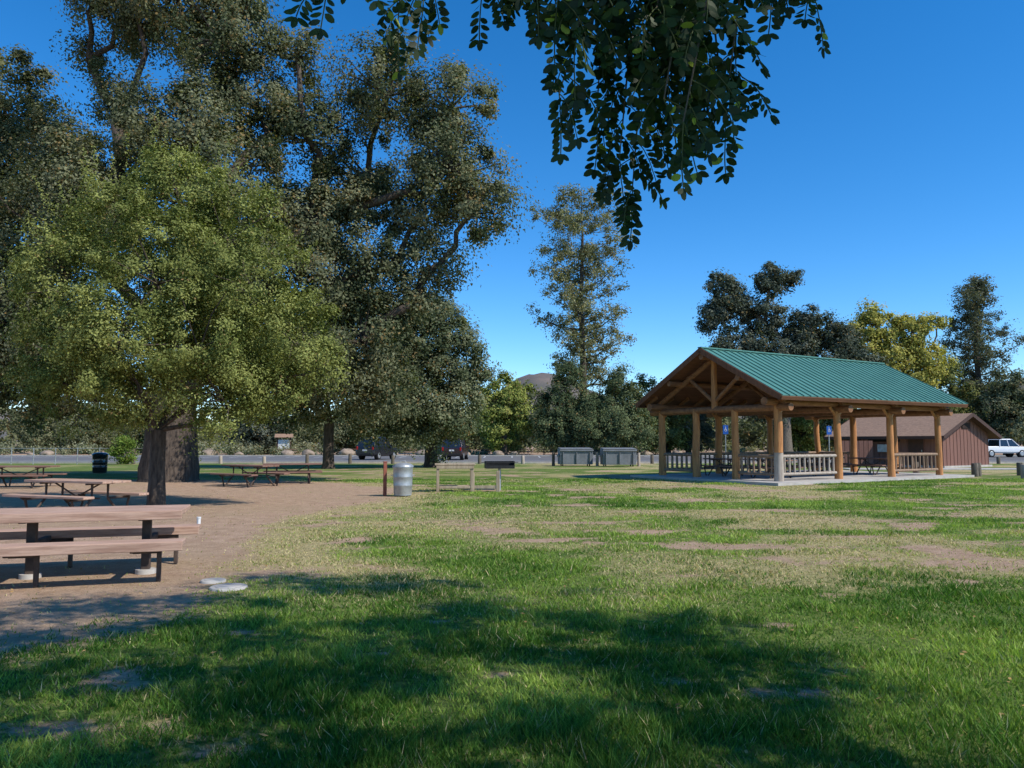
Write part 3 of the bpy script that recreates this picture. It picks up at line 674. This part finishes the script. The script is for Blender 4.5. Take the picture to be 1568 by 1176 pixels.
for (x,y,h,r,ca,cb) in((58,91,10.3,3.2,OA,OB),(64,91,10,3.7,OD,OE),(70,92,11,3.7,OA,OB),(55,98,12,3.2,(.12,.14,.05),(.26,.27,.1)),(77,96,12,4.3,OD,OE),(16.5,95,9.6,2.9,OA,(.2,.23,.09)),(-1.5,104,7,2.6,(.14,.17,.05),(.3,.3,.1)),(39,99,9.5,3.3,OA,OB),(19.5,97,9,2.8,(.12,.15,.05),(.26,.28,.09)),(36,97,9,3.2,(.15,.18,.05),(.3,.31,.1)),(-21,99,6,2.4,OA,OB),(-33,102,7,3,OD,OE),(-45,98,6.5,3,OA,OB),(-57,104,7,3,OA,OB),(-51,112,8,3.4,OD,OE),(-39,116,8,3.4,OA,OB),(-66,110,8,3.4,OA,OB),(22.5,99,9,2.8,OD,OE)):
    tree('oak_tree',(x,y,0),.35,2,[(x,y,h-1.6,r*.6),(x-r*.5,y,h*.55,r*.65),(x+r*.5,y,h*.6,r*.65),(x,y-1,h*.35,r*.8),(x+r*.7,y,h*.3,r*.5),(x-r*.7,y,h*.3,r*.5)],24,190,.28,.65,ca,cb,pr=.85,pend=.4,twig=.2)
def pine(x,y,H,R,z0,ca,cb,nb=75,per=150,name='pine_tree',prf=None,pr=(.5,1.0),leaf=.3):
    b=B();b.tube([(x,y,-.1),(x+.1,y,H*.3),(x-.15,y,H*.6),(x+.1,y,H*.85),(x,y,H*.98)],[.5,.42,.3,.16,.04],M['bark'],10)
    P=[];R_=[]
    for i in range(nb):
        f=(i+rng.random())/nb;z=z0+(H-z0)*f
        r=R*float(np.interp(f,prf[0],prf[1]))*rng.uniform(.45,1.1);t=rng.uniform(0,2*math.pi)
        tip=Vector((x+math.cos(t)*r,y+math.sin(t)*r,z+r*.3+rng.uniform(-.4,.8)));a_=Vector((x,y,z));mm=a_.lerp(tip,.5)-Vector((0,0,.08*r))
        b.tube([a_,mm,tip],[.11*(1.1-f),.08*(1.1-f)+.01,.03],M['bark'],5,caps=False)
        for s in np.arange(.4,1.05,.2):
            q_=a_.lerp(tip,s)
            for rep in range(2):
                P.append((q_.x+rng.normal(0,.5),q_.y+rng.normal(0,.5),q_.z+rng.normal(0,.5)));R_.append(rng.uniform(*pr))
    ob=b.done(name,(x,y,0),world=True)
    V,c=puff_leaves(np.array(P),np.array(R_),per,leaf,.45,ca,cb,flat=.85,up=.5,soft=.05)
    fast('foliage',V-np.array([x,y,0]),4,c,M['leaf'],parent=ob)
pine(8.8,96,31.8,6.6,8,(.12,.13,.065),(.36,.335,.185),nb=82,per=72,prf=([0,.15,.35,.5,.62,.8,.93,1],[.95,.85,.95,1.0,.85,.95,.85,.5]),pr=(.5,1.25),leaf=.32)
pine(60.5,100,22.3,5.2,5,(.085,.095,.062),(.22,.215,.145),nb=60,per=75,prf=([0,.4,.6,.85,1],[1,.9,.75,.6,.2]),pr=(.45,1.0))
P=[];R_=[]
for i in range(270):
    x=rng.uniform(-170,200);y=rng.uniform(122,185);h=rng.uniform(5,10)
    for k in range(int(10+h)):
        P.append((x+rng.normal(0,h*.3),y+rng.normal(0,1.5),h*rng.random()**.8));R_.append(rng.uniform(.9,1.7))
V,c=puff_leaves(np.array(P),np.array(R_),50,.65,.7,(.08,.095,.052),(.22,.225,.12));fast('distant_trees',V,4,c,M['leaf'],loc=(0,150,0))
P=[];R_=[]
for i in range(190):
    x=rng.uniform(-110,60) if i<110 else rng.uniform(-100,-15);y=rng.uniform(91,124);r=rng.uniform(.5,1.3) if i<110 else rng.uniform(.9,2.0)
    for k in range(5):P.append((x+rng.normal(0,r*.6),y+rng.normal(0,.6),r*rng.uniform(.2,.9)));R_.append(r*.6)
V,c=puff_leaves(np.array(P),np.array(R_),60,.3,.5,(.14,.15,.09),(.34,.33,.21));fast('sagebrush',V,4,c,M['leaf'],loc=(0,110,0))
P=[];R_=[]
for bx_,by_ in((-27.8,56),(-28.5,56.3)):
    for k in range(14):P.append((bx_+rng.normal(0,.3),by_+rng.normal(0,.3),rng.uniform(.2,2)));R_.append(.4)
V,c=puff_leaves(np.array(P),np.array(R_),160,.14,.6,(.1,.16,.03),(.22,.3,.07));fast('shrub',V,4,c,M['leaf'],loc=(-28,56,0))
# ---------------------------------------------------------------- hills
hx_=np.linspace(-2200,2600,360);hy_=np.linspace(620,1500,70)
HX,HY=np.meshgrid(hx_,hy_)
prof=np.zeros_like(HX)
for cx,h,wd in((18,64,62),(640,84,170),(-200,26,150),(250,30,160),(-700,45,260),(1300,90,300),(-1500,90,300),(900,66,160),(90,30,60)):
    prof+=h*np.exp(-((HX-cx)/wd)**2)
HZ=prof*np.exp(-((HY-860)/130)**2)*(.85+.3*fbm(HX/60,HY/60,5))+ .0-2+6*fbm(HX/40,HY/40,4)*np.exp(-((HY-860)/130)**2)
b=B();nn=len(hx_);vs=np.stack([HX,HY,HZ],-1).reshape(-1,3)
fs=[(j*nn+i,j*nn+i+1,(j+1)*nn+i+1,(j+1)*nn+i) for j in range(len(hy_)-1) for i in range(nn-1)]
b.add([tuple(v) for v in vs],fs,M['hill'],True);b.done('hills')
# ---------------------------------------------------------------- overhead locust tree (shades the lawn near the camera)
EY=[.5,2,3.5,4.5,5,6,7,8,8.8,9.3,9.8];EX=[6,5.4,4.6,3.4,2.8,2.5,2.3,1.7,.8,-1.2,-4.5]
P=[];R_=[]
TB=Vector((6.8,-2.4,0))
cnt=0
while cnt<1050:
    y=rng.uniform(.5,9.5);x=rng.uniform(-9,5.4)
    if x>np.interp(y,EY,EX)-.25:continue
    if x<-3.5 and y>8.0:continue
    nv=float(fbm(x*.75+3,y*1.9+8,3))
    if nv<.475-.05*max(0,min(1.6,5.2-y)):continue
    h=max(5.0,2.1+.5*y)+rng.random()*1.6
    P.append((x+SH.x*h,y+SH.y*h,h));R_.append(rng.uniform(.22,.42));cnt+=1
P=np.array(P);R_=np.array(R_)
b=B();bk=M['barklt'];F=TB+Vector((0,0,3.6))
b.tube([TB-Vector((0,0,.1)),TB+Vector((0,0,.3)),TB+Vector((-.05,.05,2)),F],[.42,.3,.26,.24],bk,14,wob=.05)
for gx in np.arange(P[:,0].min(),P[:,0].max(),2.8):
    for gy in np.arange(P[:,1].min(),P[:,1].max(),2.8):
        sel=(P[:,0]>=gx)&(P[:,0]<gx+2.8)&(P[:,1]>=gy)&(P[:,1]<gy+2.8)
        if sel.sum()<2:continue
        c=Vector(P[sel].mean(0));m1=F.lerp(c,.35)+Vector((rng.normal(0,.3),0,.7));m2=F.lerp(c,.7)+Vector((rng.normal(0,.35),rng.normal(0,.3),.5))
        b.tube([F,m1,m2,c],[.05,.035,.025,.015],bk,7)
        for q_ in P[sel]:
            if rng.random()<.4:b.tube([c,c.lerp(Vector(q_),.5)+Vector((0,0,.1)),q_],[.012,.009,.006],bk,4,caps=False)
b.tube([F-Vector((0,0,.2)),(4.0,.4,4.2),(2.0,1.7,3.5),(1.0,2.0,3.12),(.4,2.05,3.04),(-.1,2.1,3.02),(-.6,2.15,3.0)],[.045,.035,.028,.02,.015,.01,.005],bk,8)
leafV=[];leafC=[]
def leaflet(p,d,nrm,L_,W_):
    s=d.cross(nrm).normalized();k=nrm*.12*L_
    pts=[p,p+d*L_*.2+s*W_*.4-k*.3,p+d*L_*.5+s*W_*.52-k*.5,p+d*L_*.82+s*W_*.36-k*.3,p+d*L_,p+d*L_*.82-s*W_*.36-k*.3,p+d*L_*.5-s*W_*.52-k*.5,p+d*L_*.2-s*W_*.4-k*.3]
    leafV.extend([tuple(q) for q in pts])
    t=rng.random();c=np.array([.016,.032,.01])*(1-t)+np.array([.036,.07,.015])*t  # darker than the crown leaves: shade over the branch is put into the colour
    if rng.random()<.035:c=np.array([.3,.36,.04])  # a few leaflets coloured bright, as if caught by the sun
    leafC.append(c)
def compound(p,d,L_):
    d=d.normalized();pts=[p];cur=p.copy();npr=int(rng.integers(7,10));st=L_/(npr+1)
    side=d.cross(Vector((rng.normal(0,.4),1,rng.normal(0,.4)))).normalized()
    for i in range(npr+1):
        d=(d+Vector((0,0,-.15))+Vector(rng.normal(0,.05,3))).normalized();cur=cur+d*st;pts.append(cur.copy())
        side=(side-d*side.dot(d)).normalized();nrm=d.cross(side).normalized()
        if i>=1 or rng.random()<.5:
            for sg in(-1,1):
                if rng.random()<.06:continue
                dd=(side*sg*.9+d*.35+Vector((0,0,-.25))+Vector(rng.normal(0,.16,3))).normalized()
                n2=(nrm+Vector(rng.normal(0,.35,3)));n2=(n2-dd*n2.dot(dd)).normalized()
                ll=rng.uniform(.026,.038);leaflet(cur+dd*.004,dd,n2,ll,ll*rng.uniform(.44,.56))
    leaflet(cur,d,nrm,.036,.018)
    b.tube(pts,[.0018]*len(pts),M['grasstwig'],4,caps=False)
tw=[((.45,3.04),(.46,2.8),(.40,2.5),12),((.62,3.05),(.62,2.85),(.6,2.58),12),((.3,3.03),(.22,2.85),(.13,2.56),11),((.5,3.04),(.56,2.8),(.6,2.53),12),((.4,3.03),(.36,2.8),(.33,2.48),12),((.52,3.04),(.5,2.75),(.44,2.42),13),((.42,3.04),(.4,2.7),(.37,2.38),13),
((.36,3.03),(.42,2.9),(.5,2.66),10),((.25,3.03),(.28,2.9),(.26,2.6),11),((.55,3.04),(.42,2.9),(.38,2.74),9),((.2,3.03),(.3,2.95),(.42,2.84),9),((.6,3.04),(.5,2.95),(.3,2.86),9),((.15,3.03),(.15,2.92),(.12,2.76),8),((.3,3.03),(.4,2.88),(.45,2.7),10),((.5,3.04),(.45,2.9),(.52,2.76),9),((.24,3.03),(.2,2.85),(.17,2.66),10),((.6,3.04),(.55,2.85),(.52,2.66),10),
((-.42,3.0),(-.45,2.95),(-.48,2.86),4),((-.2,3.02),(-.22,2.96),(-.25,2.88),4),((-.1,3.02),(-.1,2.96),(-.08,2.9),3),((0,3.02),(.02,2.96),(.05,2.88),4),((.85,3.08),(.88,3.03),(.9,2.95),3),((.12,3.02),(.1,2.95),(.06,2.84),5),((.7,3.06),(.7,2.95),(.72,2.87),5),((-.35,3.0),(-.33,2.95),(-.34,2.88),3)]
for a_,m_,e_,k in tw:
    yy=2.05+rng.normal(0,.14)
    A=Vector((a_[0],2.06,a_[1]));Mm=Vector((m_[0],yy,m_[1]));E=Vector((e_[0],yy+rng.normal(0,.05),e_[1]))
    b.tube([A,Mm,E],[.005,.0035,.002],bk,5)
    for i in range(k+1):
        t=i/k;p_=A.lerp(Mm,t*2) if t<.5 else Mm.lerp(E,t*2-1)
        an=rng.uniform(0,2*math.pi)
        compound(p_,Vector((math.cos(an)*.8,math.sin(an)*.55,-.15-.5*rng.random())),rng.uniform(.12,.18))
    compound(E,Vector((rng.normal(0,.2),rng.normal(0,.2),-1)),.17)
lo=b.done('locust_tree',tuple(TB),world=True)
V,c=puff_leaves(P,R_,130,.085,.55,(.05,.09,.02),(.11,.17,.04),flat=.7,up=.6)
fast('crown_foliage',V-np.array(TB),4,c,M['locust'],parent=lo)
fast('hanging_leaflets',np.array(leafV)-np.array(TB),8,np.array(leafC),M['locust'],parent=lo)
